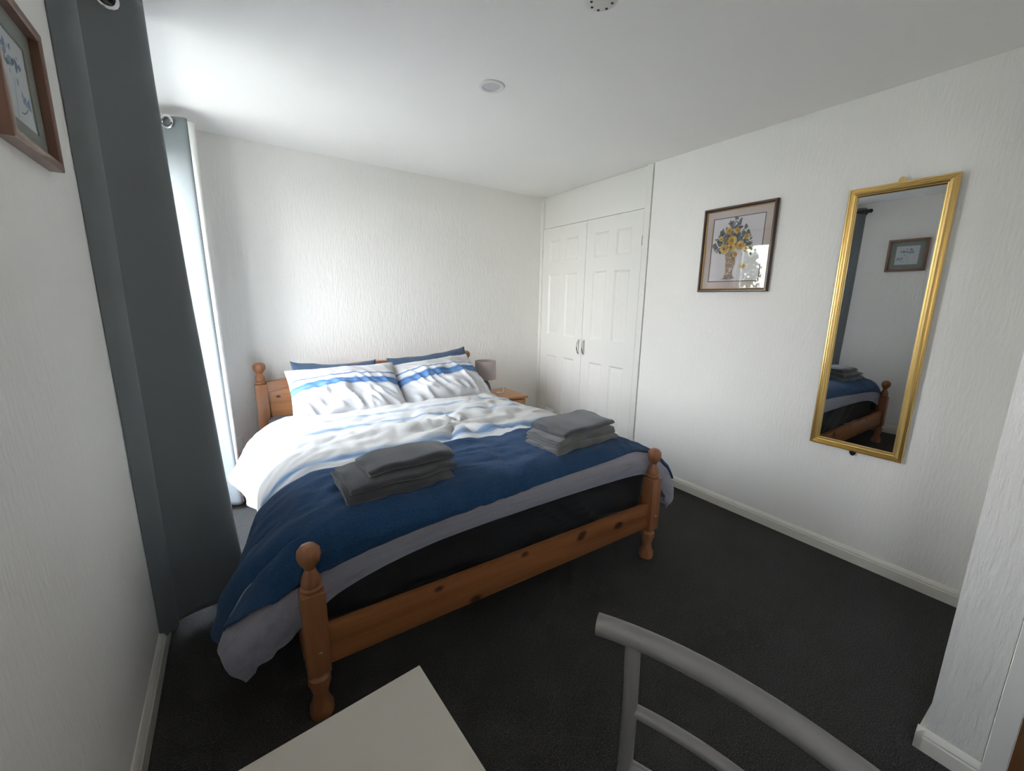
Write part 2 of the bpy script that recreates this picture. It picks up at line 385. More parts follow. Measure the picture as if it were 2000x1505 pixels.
# window: white frame with two lights and a thin pane each
wx = -.44
g = G().frame(WY0, WY1, WZ0, WZ1, [(0, -.035), (0, .035), (.045, .035), (.055, .02), (.055, -.035), (0, -.035)], lambda a, b, h: (wx + h, a, b))
g.box((wx - .035, 2.44, WZ0 + .05), (wx + .035, 2.50, WZ1 - .05), .004)
win = struct('window_1', g, M_upvc)
for a0, a1 in ((WY0 + .055, 2.44), (2.50, WY1 - .055)):
    s_ = obj('sash', G().frame(a0, a1, WZ0 + .055, WZ1 - .055, [(0, -.02), (0, .028), (.05, .028), (.06, .014), (.06, -.02), (0, -.02)], lambda a, b, h: (wx + h, a, b)), M_upvc, win)
    obj('pane', G().box((wx - .002, a0 + .058, WZ0 + .113), (wx + .002, a1 - .058, WZ1 - .113)), M_window, s_)
w2 = struct('fill_window', G().frame(VY0, VY1, VZ0, VZ1, [(0, -.035), (0, .035), (.045, .035), (.055, .02), (.055, -.035), (0, -.035)], lambda a, b, h: (wx + h, a, b)), M_upvc)  # added, never in view: lets in fill light from behind the camera
obj('pane', G().box((wx - .002, VY0 + .053, VZ0 + .053), (wx + .002, VY1 - .053, VZ1 - .053)), M_window, w2)
# ------------------------------------------------------------------ outside, seen only as a reflection in the picture glass
g = G().box((-30, -25, -.3), (-.64, 30, -.12)); M_ground = mat('outside_ground', (.42, .38, .30), .95)
L(M_ground, ramp(M_ground, noise_n(M_ground, coords(M_ground), 1.5, 4), [(.35, (.20, .19, .155)), (.6, (.26, .25, .215))]), bsdf(M_ground).inputs['Base Color'])
struct('ground_outside', g, M_ground)
fence = thing('picket_fence', (-8.2, 7, -.12), 'white picket fence outside the window, seen reflected in the flower picture glass', 'fence')
for k in range(60):
    y = 1.0 + k * .22; obj('picket', G().prism([(-.055, 0), (.055, 0), (.055, 1.95), (0, 2.05), (-.055, 1.95)], -.01, .01, lambda a, b, c, y=y: (-8.2 + c, y + a, -.12 + b)), M_upvc, fence)
for z in (.4, 1.45): obj('rail', G().box((-8.24, .9, z - .12), (-8.211, 14.2, z - .04)), M_upvc, fence)
M_bark = mat('bark', (.12, .08, .05), .9); M_leaf = mat('leaves', (.07, .12, .03), .7)
random.seed(4)
def tree(x, y, h, r, label):
    t = thing('garden_tree', (x, y, -.12), label, 'tree', 'trees outside the window')
    obj('trunk', G().tube([(x, y, -.12), (x + .05, y, h * .4), (x - .04, y + .05, h * .75)], .12, 10), M_bark, t)
    g = G()
    for k in range(1500):
        d = Vector((random.gauss(0, 1), random.gauss(0, 1), random.gauss(0, 1))).normalized() * r * random.uniform(.35, 1) ** .5
        d *= .8 + .35 * nz(d.x * 1.5 + x, d.y * 1.5, d.z * 1.5)
        c = Vector((x, y, h * .72)) + Vector((d.x, d.y, d.z * 1.05)); q = Vector((random.gauss(0, 1), random.gauss(0, 1), random.gauss(0, 1))).normalized(); u = q.orthogonal().normalized() * .09; v_ = q.cross(u).normalized() * .05
        g.add([c - u, c - v_, c + u, c + v_], [(0, 1, 2, 3)])
    f_ = obj('foliage', g, M_leaf, t, fix=False); f_['kind'] = 'stuff'
tree(-11.5, 9.4, 3.6, 1.2, 'leafy tree behind the picket fence, left one as reflected in the picture glass')
tree(-12.5, 5.4, 4.6, 1.5, 'taller leafy tree behind the picket fence, seen reflected in the picture glass')

# ------------------------------------------------------------------ built-in wardrobe
def wp(y, z, d): return (W - d, y, z)
ward = thing('built_in_wardrobe', (W, 2.79, 0), 'white built-in wardrobe with two six-panelled doors beside the bed', 'wardrobe')
g = G().box((W + .012, 2.192, 2.006), (2.9, 3.432, H - .001), .003); obj('header_panel', g, M_gloss, ward)
g = G().box((W - .008, 2.134, 0.0), (W + .3, 2.186, H - .001), .003); obj('stile', g, M_gloss, ward)
g = G().box((W - .008, 3.398, 0.0), (W + .3, back_y(W) - .002, H - .001), .003); obj('stile', g, M_gloss, ward)
g = G().box((W + .10, 2.15, 0), (2.9, 3.44, 2.0)); obj('void_board', g, M_gap, ward)  # dark board behind the doors, shade of the gaps put into its colour
def panel_door(y0, y1, handle_y, hinge_y, label=None):
    z0, z1 = .02, 1.998; th = .034; f0 = -.004           # front face sits f0 in front of the wall line
    P = [(y0 + .10, y0 + .255), (y1 - .255, y1 - .10)]; Z = [(.24, .80), (1.0, 1.575), (1.69, 1.885)]
    ys = sorted({y0, y1, *[a for p in P for a in p]}); zs = sorted({z0, z1, *[a for p in Z for a in p]})
    g = G()
    def isp(a, b): return any(abs(a - p[0]) < 1e-6 for p in P) and any(abs(b - p[0]) < 1e-6 for p in Z)
    for i in range(len(ys) - 1):
        for j in range(len(zs) - 1):
            a, b, c, d = ys[i], ys[i + 1], zs[j], zs[j + 1]
            if isp(a, c):
                g.frame(a, b, c, d, [(0, -f0), (.006, -f0 - .005), (.016, -f0 - .010), (.024, -f0 - .010), (.046, -f0 - .003), (.05, -f0 - .002)], wp)
                g.add([wp(*q, -f0 - .002) for q in ((a + .05, c + .05), (b - .05, c + .05), (b - .05, d - .05), (a + .05, d - .05))], [(0, 1, 2, 3)])
            else: g.add([wp(a, c, -f0), wp(b, c, -f0), wp(b, d, -f0), wp(a, d, -f0)], [(0, 1, 2, 3)])
    b4 = [(y0, z0), (y1, z0), (y1, z1), (y0, z1)]
    g.add([wp(*q, -f0) for q in b4] + [wp(*q, -f0 - th) for q in b4], [(0, 1, 5, 4), (1, 2, 6, 5), (2, 3, 7, 6), (3, 0, 4, 7), (4, 5, 6, 7)])
    d = obj('door', g, M_gloss, ward, smooth=20)
    pts = [wp(handle_y, .985 - .125 * t, -f0 + .001 + .024 * sin(pi * t) ** .7) for t in np.linspace(0, 1, 15)]
    h = obj('handle', G().tube(pts, .0055, 10, up=Vector((0, 1, 0))), M_chrome, d); tag(h, 'small chrome bow handle')
    for z in (.14, 1.74): obj('hinge', G().tube([wp(hinge_y, z, .006), wp(hinge_y, z + .07, .006)], .005, 8), M_chrome, d)
    return d
panel_door(2.79 + .0015, 3.394, 2.827, 3.396)
panel_door(2.19, 2.79 - .0015, 2.757, 2.188)
obj('magnetic_catch', G().box(wp(2.157, 1.375, .006), wp(2.167, 1.383, .011), .001), M_chrome, ward)

# ------------------------------------------------------------------ bed frame
bed = thing('bed', (.93, 2.28, 0), 'orange pine double bed frame with turned posts and arched headboard', 'bed')
def foot_post(cx, cy, h=.0):
    g = G()
    g.box((cx - .0345, cy - .0345, .165), (cx + .0345, cy + .0345, .448), .005)
    post = obj('foot_post', g, PZ, bed)
    f = G().lathe([(r_ * .9, z_) for r_, z_ in [(.030, .444), (.035, .452), (.036, .460), (.030, .466), (.033, .476), (.030, .492), (.020, .512), (.0165, .522), (.022, .532), (.033, .545), (.0385, .565), (.036, .583), (.024, .597), (.008, .603), (0, .6035)]], (cx, cy, h), 32)
    obj('finial', f, PZ, post)
    l = G().lathe([(.0, 0), (.034, 0), (.037, .012), (.036, .03), (.026, .055), (.022, .075), (.028, .1), (.035, .122), (.033, .142), (.024, .152), (.030, .160), (.030, .168)], (cx, cy, 0), 32)
    obj('turned_foot', l, PZ, post); return post
p1 = foot_post(.122, 1.268); p2 = foot_post(1.717, 1.268)
for px_ in (.122, 1.717):
    obj('bolt_cap', G().lathe([(.0, -.004), (.005, -.003), (.006, 0)], (px_ + .006, 1.2335, .245), 16, axis='y'), M_gilt, p1 if px_ < 1 else p2)
RX = pine('pine_rail', 0, (.25, .09, .032), (.43, .175, .065), knots=[(.535, -1.028, .26, .022), (.54, -1.028, .262, .018), (-.02, -1.028, .30, .014), (.30, -1.028, .29, .02), (.29, -1.028, .275, .018), (-.25, -1.028, .19, .02), (-.40, -1.028, .295, .014)])
obj('foot_rail', G().box((.1555, 1.252, .178), (1.6835, 1.280, .312), .004), RX, bed)
for x0 in (.086, 1.7505): obj('side_rail', G().box((x0, 1.306, .178), (x0 + .026, 3.222, .30), .003), PY, bed)
for cx in (.118, 1.675):
    post = obj('head_post', G().box((cx - .036, 3.225, 0), (cx + .036, 3.295, .742), .006), PZ, bed)
    obj('finial', G().lathe([(.028, .738), (.033, .748), (.033, .757), (.026, .763), (.030, .772), (.027, .79), (.019, .806), (.018, .814), (.026, .826), (.037, .842), (.040, .858), (.036, .874), (.02, .886), (0, .889)], (cx, 3.26, 0), 32), PZ, post)
def hb_top(x): t = (x - .8965) / .75; return .752 + .098 * max(0, cos(t * pi / 2)) ** 1.3
xs = np.linspace(.152, 1.641, 40)
poly = [(x, hb_top(x)) for x in xs] + [(x, hb_top(x) - .062) for x in xs[::-1]]
g = G(); n = len(xs); vs = []; fs = []
for dy in (3.236, 3.284):
    vs += [(x, dy, z) for x, z in poly]
m2 = 2 * n
for i in range(m2): fs.append((i, (i + 1) % m2, m2 + (i + 1) % m2, m2 + i))
for o_ in (0, m2):
    for i in range(n - 1): fs.append((o_ + i, o_ + i + 1, o_ + m2 - 2 - i, o_ + m2 - 1 - i))
obj('headboard_rail', g.add(vs, fs), PX, bed)
g = G(); vs = []; fs = []
for dy in (3.252, 3.272): vs += [(x, dy, hb_top(x) - .060) for x in xs] + [(x, dy, .34) for x in xs[::-1]]
for i in range(m2): fs.append((i, (i + 1) % m2, m2 + (i + 1) % m2, m2 + i))
for o_ in (0, m2):
    for i in range(n - 1): fs.append((o_ + i, o_ + i + 1, o_ + m2 - 2 - i, o_ + m2 - 1 - i))
HB = pine('pine_headboard', 0, (.36, .15, .06), (.55, .25, .11), knots=[(-.715, .97, .645, .012)])
obj('headboard_panel', g.add(vs, fs), HB, bed)
for k in range(11): obj('slat', G().box((.113, 1.45 + k * .17, .222), (1.744, 1.53 + k * .17, .240)), PX, bed)

# mattress with dark fitted sheet
def mattress():
    x0, x1, y0, y1, z0, z1 = .135, 1.744, 1.345, 3.222, .241, .522
    nx, ny = 90, 110; g = G(); bm = bmesh.new(); bmesh.ops.create_cube(bm, size=1)
    for v in bm.verts: v.co = Vector((x0 + (v.co.x + .5) * (x1 - x0), y0 + (v.co.y + .5) * (y1 - y0), z0 + (v.co.z + .5) * (z1 - z0)))
    bmesh.ops.bevel(bm, geom=bm.edges[:], offset=.035, segments=4, profile=.5, affect='EDGES')
    bmesh.ops.subdivide_edges(bm, edges=[e_ for e_ in bm.edges if e_.calc_length() > .15], cuts=44, use_grid_fill=True)
    bm.normal_update()
    for v in bm.verts:
        p = v.co; d = .006 * nz(p.x * 3, p.z * 9, p.y * 3)
        if p.y < y0 + .06:                               # pulled folds on the foot side of the sheet
            q = p.x + (p.z - .3) * 1.3; k = math.exp(-((p.x - 1.25) / .35) ** 2) + .45
            d += .022 * k * max(-.3, ridge(q * 5, p.z * 2.2, 3.1) - .3)
            d -= .014 * max(0, .38 - p.z) / .1 * .4
        v.co += v.normal * d
    bm.verts.index_update(); g.add([v.co[:] for v in bm.verts], [[v.index for v in f.verts] for f in bm.faces]); bm.free()
    o = obj('mattress', g, M_sheet, smooth=60); return tag(o, 'thick mattress in a near-black fitted sheet resting in the pine bed', 'mattress')
mattress()

# duvet: control surface, rows from head (0) to foot hem (7), columns from left hem (0) to right hem (10)
DV = np.array([
 [(.02,2.86,.33),(.04,2.87,.40),(.08,2.88,.485),(.22,2.90,.55),(.5,2.90,.555),(.93,2.90,.555),(1.40,2.88,.55),(1.60,2.88,.545),(1.74,2.85,.475),(1.80,2.85,.39),(1.82,2.85,.30)],
 [(-.055,2.64,.325),(-.012,2.65,.40),(.065,2.64,.51),(.23,2.64,.58),(.5,2.64,.588),(.93,2.64,.592),(1.40,2.64,.585),(1.61,2.64,.555),(1.76,2.64,.48),(1.83,2.64,.39),(1.85,2.64,.30)],
 [(.02,2.45,.25),(.025,2.44,.36),(.065,2.42,.50),(.22,2.42,.58),(.5,2.42,.592),(.93,2.42,.597),(1.40,2.42,.59),(1.62,2.42,.56),(1.78,2.42,.48),(1.86,2.42,.38),(1.88,2.42,.29)],
 [(.055,2.20,.22),(.05,2.18,.34),(.072,2.18,.485),(.20,2.18,.575),(.5,2.18,.592),(.93,2.18,.60),(1.40,2.18,.592),(1.63,2.18,.565),(1.80,2.18,.48),(1.88,2.18,.37),(1.90,2.18,.28)],
 [(.025,1.87,.20),(.035,1.84,.33),(.070,1.80,.475),(.19,1.80,.57),(.5,1.80,.588),(.93,1.80,.598),(1.40,1.80,.592),(1.64,1.80,.568),(1.81,1.80,.48),(1.88,1.80,.37),(1.90,1.80,.28)],
 [(-.065,1.63,.19),(-.045,1.57,.31),(.02,1.53,.465),(.17,1.50,.562),(.5,1.50,.583),(.93,1.50,.592),(1.40,1.50,.592),(1.65,1.50,.575),(1.80,1.50,.49),(1.86,1.50,.39),(1.88,1.50,.29)],
 [(-.105,1.53,.20),(-.07,1.47,.30),(.02,1.405,.445),(.18,1.372,.548),(.5,1.365,.570),(.93,1.365,.580),(1.40,1.365,.585),(1.64,1.37,.572),(1.80,1.37,.50),(1.89,1.35,.40),(1.92,1.34,.30)],
 [(-.085,1.43,.20),(-.06,1.40,.26),(.045,1.352,.385),(.185,1.325,.475),(.5,1.318,.505),(.93,1.318,.52),(1.40,1.318,.53),(1.655,1.324,.525),(1.815,1.345,.46),(1.885,1.32,.37),(1.91,1.31,.27)],
 [(-.05,1.40,.135),(-.02,1.39,.19),(.06,1.352,.265),(.195,1.327,.385),(.5,1.320,.455),(.93,1.320,.475),(1.40,1.320,.478),(1.66,1.328,.465),(1.80,1.345,.40),(1.88,1.325,.30),(1.90,1.315,.22)]])
def duvet_fn(uu, vv, thr=False):
    S = surf(DV, uu, vv); n = gridnormals(S); up = n[len(vv) // 2, len(uu) // 2, 2]
    if up < 0: n = -n
    D = np.zeros(S.shape[:2])
    for i, v in enumerate(vv):
        for j, u in enumerate(uu):
            x, y, z = S[i, j]
            d = .010 * nz(x * 3.2, y * 4.0, z * 3) + (.009 * ridge(x * 1.6 + y * 1.5, y * 8 - x, z * 6))
            d += .005 * ridge(x * 7 + y * 2, y * 13, z * 9) + .007 * ridge(x * 11 - y * 3, y * 10 - x * 5, 3.3)
            r_ = math.hypot(x - 1.00, y - 2.06); th = math.atan2(y - 2.06, x - 1.00)
            k = math.exp(-(r_ / .30) ** 2) * min(1, r_ / .07)
            d += .032 * k * (cos(th * 7 + 2.5 * nz(x * 6, y * 6, 7)) * .7 + .3 * ridge(x * 14, y * 14))
            if x > 1.05 and y > 1.75: d += .022 * ridge(x * 5 + y * 3, y * 7 - x * 2, 2.2) * min(1, (x - 1.05) * 3) * min(1, (y - 1.75) * 5)
            if u < 2.6: d += .017 * (2.6 - u) / 2.6 * ridge(y * 7 + z * 1.5, z * 1.2, 5.5)
            if v > 6.3: d += .011 * min(1, (v - 6.3)) * (ridge(x * 7, z * 3, 8.8) * .6 + ridge(x * 2.5, z * 12, 1.2) * .6)
            if abs(x - .47) < .02 and 1.78 < y < 1.98: d -= .004
            D[i, j] = d
    D *= np.clip(np.minimum(1, (10.6 - np.array(uu))[None, :]), 0, 1)
    S = S + n * D[..., None]
    S[..., 1] = np.where((S[..., 1] < 1.314) & (S[..., 0] > .09) & (S[..., 0] < 1.76), 1.314, S[..., 1])
    return S, n
nv, nu = 230, 240
vv = np.concatenate([np.linspace(0, 5, 160)[:-1], np.linspace(5, 8, 92)]); uu = np.linspace(0, 10, nu)
S, n_ = duvet_fn(uu, vv)
mid = S[:, nu // 2]; al = np.concatenate([[0], np.cumsum(np.linalg.norm(np.diff(surf(DV, np.array([5.0]), vv)[:, 0], axis=0), axis=1))])
UV = np.zeros((len(vv), nu, 2)); UV[..., 1] = al[:, None]
UV[..., 0] = np.linspace(0, 2.3, nu)[None, :]
g = G().grid(S, UV)
dv = obj('duvet', g, M_duvet, smooth=80, fix=False); solid(dv, .022)
tag(dv, 'white duvet with watercolour blue and beige stripes spread over the bed', 'duvet')

# navy throw laid across the foot of the bed, following the duvet
v_top = cr([3.72, 3.84, 4.0, 4.05, 4.07, 4.07, 4.07, 4.04, 4.0, 4.0, 4.0], np.linspace(0, 10, 221))
v_bot = cr([6.35, 6.45, 6.80, 6.98, 6.75, 6.62, 6.50, 6.40, 6.45, 6.5, 6.5], np.linspace(0, 10, 221))
ut = np.linspace(.03, 9.2, 221); v_top = np.interp(ut, np.linspace(0, 10, 221), v_top); v_bot = np.interp(ut, np.linspace(0, 10, 221), v_bot)
nvt = 110; vfine = np.linspace(3.0, 7.4, 280)
Sf, nf = duvet_fn(ut, vfine, True)
T = np.zeros((nvt, 221, 3)); UVt = np.zeros((nvt, 221, 2))
for j in range(221):
    vs_ = np.linspace(v_top[j], v_bot[j], nvt)
    for k in range(3): T[:, j, k] = np.interp(vs_, vfine, Sf[:, j, k] + nf[:, j, k] * .017)
    UVt[:, j, 0] = ut[j]; UVt[:, j, 1] = vs_
n_ = gridnormals(T); n_ *= np.sign(n_[nvt // 2, 110, 2])
for i in range(nvt):
    for j in range(221):
        x, y, z = T[i, j]
        vq = v_top[j] + (v_bot[j] - v_top[j]) * i / (nvt - 1)
        if ut[j] < 3: T[i, j] += n_[i, j] * (.040 * (abs(sin(pi * (vq * .80 + .10 * ut[j] + .25 * nz(vq * 1.1, ut[j] * .5, 2.2)))) ** .7 - .55) * min(1, (3 - ut[j]) * .7))
        T[i, j] += n_[i, j] * (.0035 + .0035 * ridge(y * 16 + x, x * 2.0, z * 6) + ((.006 * max(0, ridge((y + x * .6) * 5.5, z * .9, 4.4)) * min(1, (2.6 - ut[j]))) if ut[j] < 2.6 else 0))
th = obj('throw_blanket', G().grid(T, UVt), M_throw, smooth=80, fix=False); solid(th, .010)
tag(th, 'navy blue woven throw laid across the foot of the bed', 'throw')

# ------------------------------------------------------------------ pillows
def pillow(name, m_, loc, rot, w, h, t, label, group, seed=0, ear=.02):
    nu_, nv_ = 64, 46; g = G()
    uv_all = []
    for side in (1, -1):
        P = np.zeros((nv_, nu_, 3)); U = np.zeros((nv_, nu_, 2))
        for i in range(nv_):
            for j in range(nu_):
                a = -1 + 2 * j / (nu_ - 1); b = -1 + 2 * i / (nv_ - 1)
                a = math.copysign(abs(a) ** .85, a); b = math.copysign(abs(b) ** .85, b)
                e_ = max(0, 1 - abs(a) ** 2.6) ** .55 * max(0, 1 - abs(b) ** 2.4) ** .55
                x = a * w / 2 * (1 - (.03 + ear) * (1 - b * b)); y = b * h / 2 * (1 - (.06 + ear * 2) * (1 - a * a)) + .008 * nz(a * 3, seed) * abs(b)
                k = 1 + .18 * nz(a * 1.6 + seed, b * 1.6, seed)
                z = side * t / 2 * e_ * k
                if side > 0:
                    fold = ridge(a * 4.2 + b * 2.0 + seed, b * .9 - a * 1.2, seed * 1.7)
                    z += .042 * e_ ** .5 * max(0, fold - .3) * (max(0, .55 - b) + .15) + .012 * e_ * nz(a * 3, b * 3, seed + 9) + .006 * e_ * ridge(a * 7 + b * 4, b * 3, seed)
                P[i, j] = (x, y, z); U[i, j] = (j / (nu_ - 1), i / (nv_ - 1))
        if side < 0: P = P[:, ::-1]; U = U[:, ::-1]
        g.grid(P, U)
    me = bpy.data.meshes.new(name); me.from_pydata(g.v, [], g.f); me.materials.append(m_)
    ul = me.uv_layers.new(name='UVMap'); idx = np.empty(len(me.loops), int); me.loops.foreach_get('vertex_index', idx); ul.data.foreach_set('uv', np.array(g.uv)[idx].ravel())
    bm = bmesh.new(); bm.from_mesh(me); bmesh.ops.remove_doubles(bm, verts=bm.verts[:], dist=.0004); bmesh.ops.recalc_face_normals(bm, faces=bm.faces[:]); bm.to_mesh(me); bm.free()
    me.polygons.foreach_set('use_smooth', [True] * len(me.polygons))
    o = bpy.data.objects.new(name, me); C.objects.link(o); o.location = loc; o.rotation_euler = rot
    return tag(o, label, 'pillow', group)
pillow('pillow', M_navy, (.580, 3.09, .705), (radians(60), radians(2), radians(-1)), .58, .41, .12, 'navy pillow standing behind the left striped pillow against the headboard', 'pillows on the bed', 3, ear=.05)
pillow('pillow', M_navy, (1.315, 3.10, .722), (radians(60), radians(-5), radians(1)), .68, .42, .12, 'navy pillow standing behind the right striped pillow near the lamp', 'pillows on the bed', 5, ear=.035)
pillow('pillow', M_pcase, (.605, 2.90, .710), (radians(37), radians(-1), radians(-2)), .72, .47, .17, 'white blue-striped pillow on the left half of the bed, window side', 'pillows on the bed', 1.3)
pillow('pillow', M_pcase, (1.290, 2.94, .716), (radians(37), radians(-4), radians(3)), .70, .46, .17, 'white blue-striped pillow on the right half of the bed, beside the lamp', 'pillows on the bed', 2.2)

# ------------------------------------------------------------------ folded towels
def towel(loc, rot, length, depth, layers, th, m_, label, group, seed=0, squash=1.0, droop=0.0):
    """a folded towel: `layers` nested U folds, closed edge towards local -y, open edges at the back; runs along local x"""
    gap = th * .22; st_ = th + gap; c = layers * st_; vs = []; fs = []; nx = 34
    for q in range(layers):
        r_ = (q + .5) * st_; path = []
        yb = depth / 2 - .012 * abs(nz(q * 2.1, seed)) ; yf = -depth / 2 + c
        for y in np.linspace(yb, yf, 14): path.append((y, c - r_))
        for a in np.linspace(-pi / 2, -3 * pi / 2, 13)[1:-1]: path.append((yf + r_ * cos(a), c + r_ * sin(a)))
        for y in np.linspace(yf, yb - .02 * abs(nz(q * 3.7, seed + 2)), 14): path.append((y, c + r_))
        path = np.array(path); tn = np.gradient(path, axis=0); tn /= np.linalg.norm(tn, axis=1, keepdims=True) + 1e-9; nn = np.stack([-tn[:, 1], tn[:, 0]], 1)
        n = len(path); A = path + nn * th / 2; B = path - nn * th / 2; ring = np.concatenate([A, B[::-1]]); m = len(ring); o0 = len(vs)
        off0 = .016 * nz(q * 5.3 + seed, 1.0); off1 = .016 * nz(q * 4.3 + seed, 2.0)
        for i in range(nx):
            f = i / (nx - 1); x = -length / 2 + length * f + off0 * max(0, 1 - f * 4) + off1 * max(0, f * 4 - 3)
            for j in range(m):
                y, z = ring[j]; tp = z / (2 * c)
                end = min(1, min(f, 1 - f) * 7)
                yy = y + .016 * nz(x * 4, z * 14, seed + 4) + .010 * nz(x * 9, z * 30, seed + 7)
                zz = z * squash * (1 + .16 * nz(x * 4.5, y * 4.0, seed + 1.1)) + .010 * nz(x * 8, y * 6, seed + 2) * tp - .010 * (1 - end) * tp + .012 * nz(z * 60, y * 14, seed) * (1 - end) * tp
                zz += .012 * tp * nz(x * 3 + seed, y * 3)
                k = max(0, -y / (depth / 2)); zz -= droop * k * k
                ex = .010 * nz(z * 45, y * 12 + seed, seed) * (1 if i in (0, nx - 1) else 0)
                vs.append((x + ex, yy, max(zz, -.05)))
        for i in range(nx - 1):
            for j in range(m): j2 = (j + 1) % m; fs.append((o0 + i * m + j, o0 + i * m + j2, o0 + (i + 1) * m + j2, o0 + (i + 1) * m + j))
        for i in (0, nx - 1):
            for k in range(n - 1): fs.append((o0 + i * m + k, o0 + i * m + k + 1, o0 + i * m + m - 2 - k, o0 + i * m + m - 1 - k))
    me = bpy.data.meshes.new('folded_towel'); me.from_pydata(vs, [], fs); me.materials.append(m_); recalc(me)
    me.polygons.foreach_set('use_smooth', [True] * len(me.polygons)); me.set_sharp_from_angle(angle=radians(60))
    o = bpy.data.objects.new('folded_towel', me); C.objects.link(o); o.location = loc; o.rotation_euler = rot
    return tag(o, label, 'towel', group)
ra = radians; TG = 'folded towels on the bed'
towel((.475, 1.515, .636), (ra(3), ra(0), ra(2)), .42, .23, 2, .0068, M_towel, 'grey bath towel at the bottom of the left pile, on the navy throw', TG, 1.0, droop=.022)
towel((.478, 1.517, .670), (ra(3), ra(0), ra(3)), .40, .21, 2, .0068, M_towel, 'grey towel in the middle of the left pile, under the small one', TG, 2.0, droop=.010)
towel((.512, 1.517, .703), (ra(4), ra(-1), ra(4)), .33, .16, 2, .0066, M_towel, 'small grey towel on top of the left pile, nearest the window', TG, 3.0)
towel((1.385, 1.510, .620), (ra(0), ra(0), ra(7)), .46, .22, 2, .0085, M_towel2, 'grey bath towel at the bottom of the right pile, wardrobe side', TG, 4.0)
towel((1.385, 1.525, .654), (ra(1), ra(2), ra(9)), .44, .22, 3, .0070, M_towel2, 'grey towel in the middle of the right pile, wardrobe side', TG, 5.0)
towel((1.405, 1.535, .696), (ra(2), ra(0), ra(10)), .40, .22, 2, .0080, M_towel, 'dark grey towel on top of the right pile, wardrobe side', TG, 6.0)

# ------------------------------------------------------------------ nightstand and lamp
nx0, nx1, ny0, ny1, nzt = 1.80, 2.115, 2.95, 3.33, .50
ns = thing('nightstand', ((nx0 + nx1) / 2, (ny0 + ny1) / 2, 0), 'small pine bedside cabinet between the bed and the wardrobe', 'nightstand')
obj('top', G().box((nx0 - .012, ny0 - .016, nzt - .022), (nx1 + .012, ny1, nzt), .006), M_nstop, ns)
obj('body', G().box((nx0, ny0 + .012, .0), (nx0 + .016, ny1 - .004, nzt - .022)).box((nx1 - .016, ny0 + .012, 0), (nx1, ny1 - .004, nzt - .022)).box((nx0, ny1 - .014, .02), (nx1, ny1 - .004, nzt - .022)).box((nx0, ny0 + .016, .03), (nx1, ny1 - .01, .05)), M_nsz, ns)
for z0, z1 in ((.335, .468), (.195, .328), (.055, .188)):
    dr = obj('drawer', G().box((nx0 + .018, ny0 + .002, z0), (nx1 - .018, ny0 + .30, z1), .004), M_nstop, ns)
    obj('knob', G().lathe([(.0, -.026), (.010, -.025), (.0135, -.018), (.009, -.009), (.007, 0)], ((nx0 + nx1) / 2, ny0 + .002, (z0 + z1) / 2), 18, axis='y'), M_nsz, dr)
lx, ly = 1.825, 3.17
lamp = thing('table_lamp', (lx, ly, nzt), 'small table lamp with taupe drum shade on the bedside cabinet', 'lamp')
obj('base', G().lathe([(.0, 0), (.046, 0), (.050, .006), (.051, .03), (.048, .06), (.038, .095), (.022, .118), (.010, .126), (.0, .127)], (lx, ly, nzt), 36), M_lampb, lamp)
obj('stem', G().lathe([(.006, .124), (.006, .215), (.011, .215), (.011, .25), (0, .25)], (lx, ly, nzt), 14), M_chrome, lamp)
g = G(); seg = 48
for r_, z in ((.094, .142), (.090, .298)): pass
g.lathe([(.095, .140), (.091, .300)], (lx, ly, nzt), seg); g.f = g.f[:-2]; g.mi = g.mi[:-2]
g.lathe([(.0925, .140), (.0885, .300)], (lx, ly, nzt), seg); g.f = g.f[:-2]; g.mi = g.mi[:-2]
o2 = len(g.v) // 2
for base_ in (0, seg):
    for k in range(seg): g.f.append((base_ + k, base_ + (k + 1) % seg, o2 + base_ + (k + 1) % seg, o2 + base_ + k)); g.mi.append(0)
sh_ = obj('lamp_shade', g, M_shade, lamp)
g = G()
for a in (0, 2 * pi / 3, 4 * pi / 3): g.tube([(lx + .008 * cos(a), ly + .008 * sin(a), nzt + .25), (lx + .089 * cos(a), ly + .089 * sin(a), nzt + .29)], .0015, 6)
obj('shade_ring', g, M_chrome, sh_)
pts = [(lx + .05, ly - .02, nzt + .004), (1.96, 3.13, nzt + .004), (2.02, 3.20, nzt + .004), (2.07, 3.28, nzt + .004)]
cb = thing('cable_switch', (1.935, 3.14, nzt), 'white inline switch with cable lying beside the lamp', 'switch')
obj('switch_body', G().box((1.915, 3.115, nzt + .001), (1.955, 3.14, nzt + .016), .005), M_plastic, cb)
obj('cable', G().tube([(1.953, 3.128, nzt + .005), (1.99, 3.14, nzt + .004), (2.03, 3.20, nzt + .004), (2.08, 3.27, nzt + .004), (2.10, 3.315, nzt + .004)], .003, 8), M_plastic, cb)

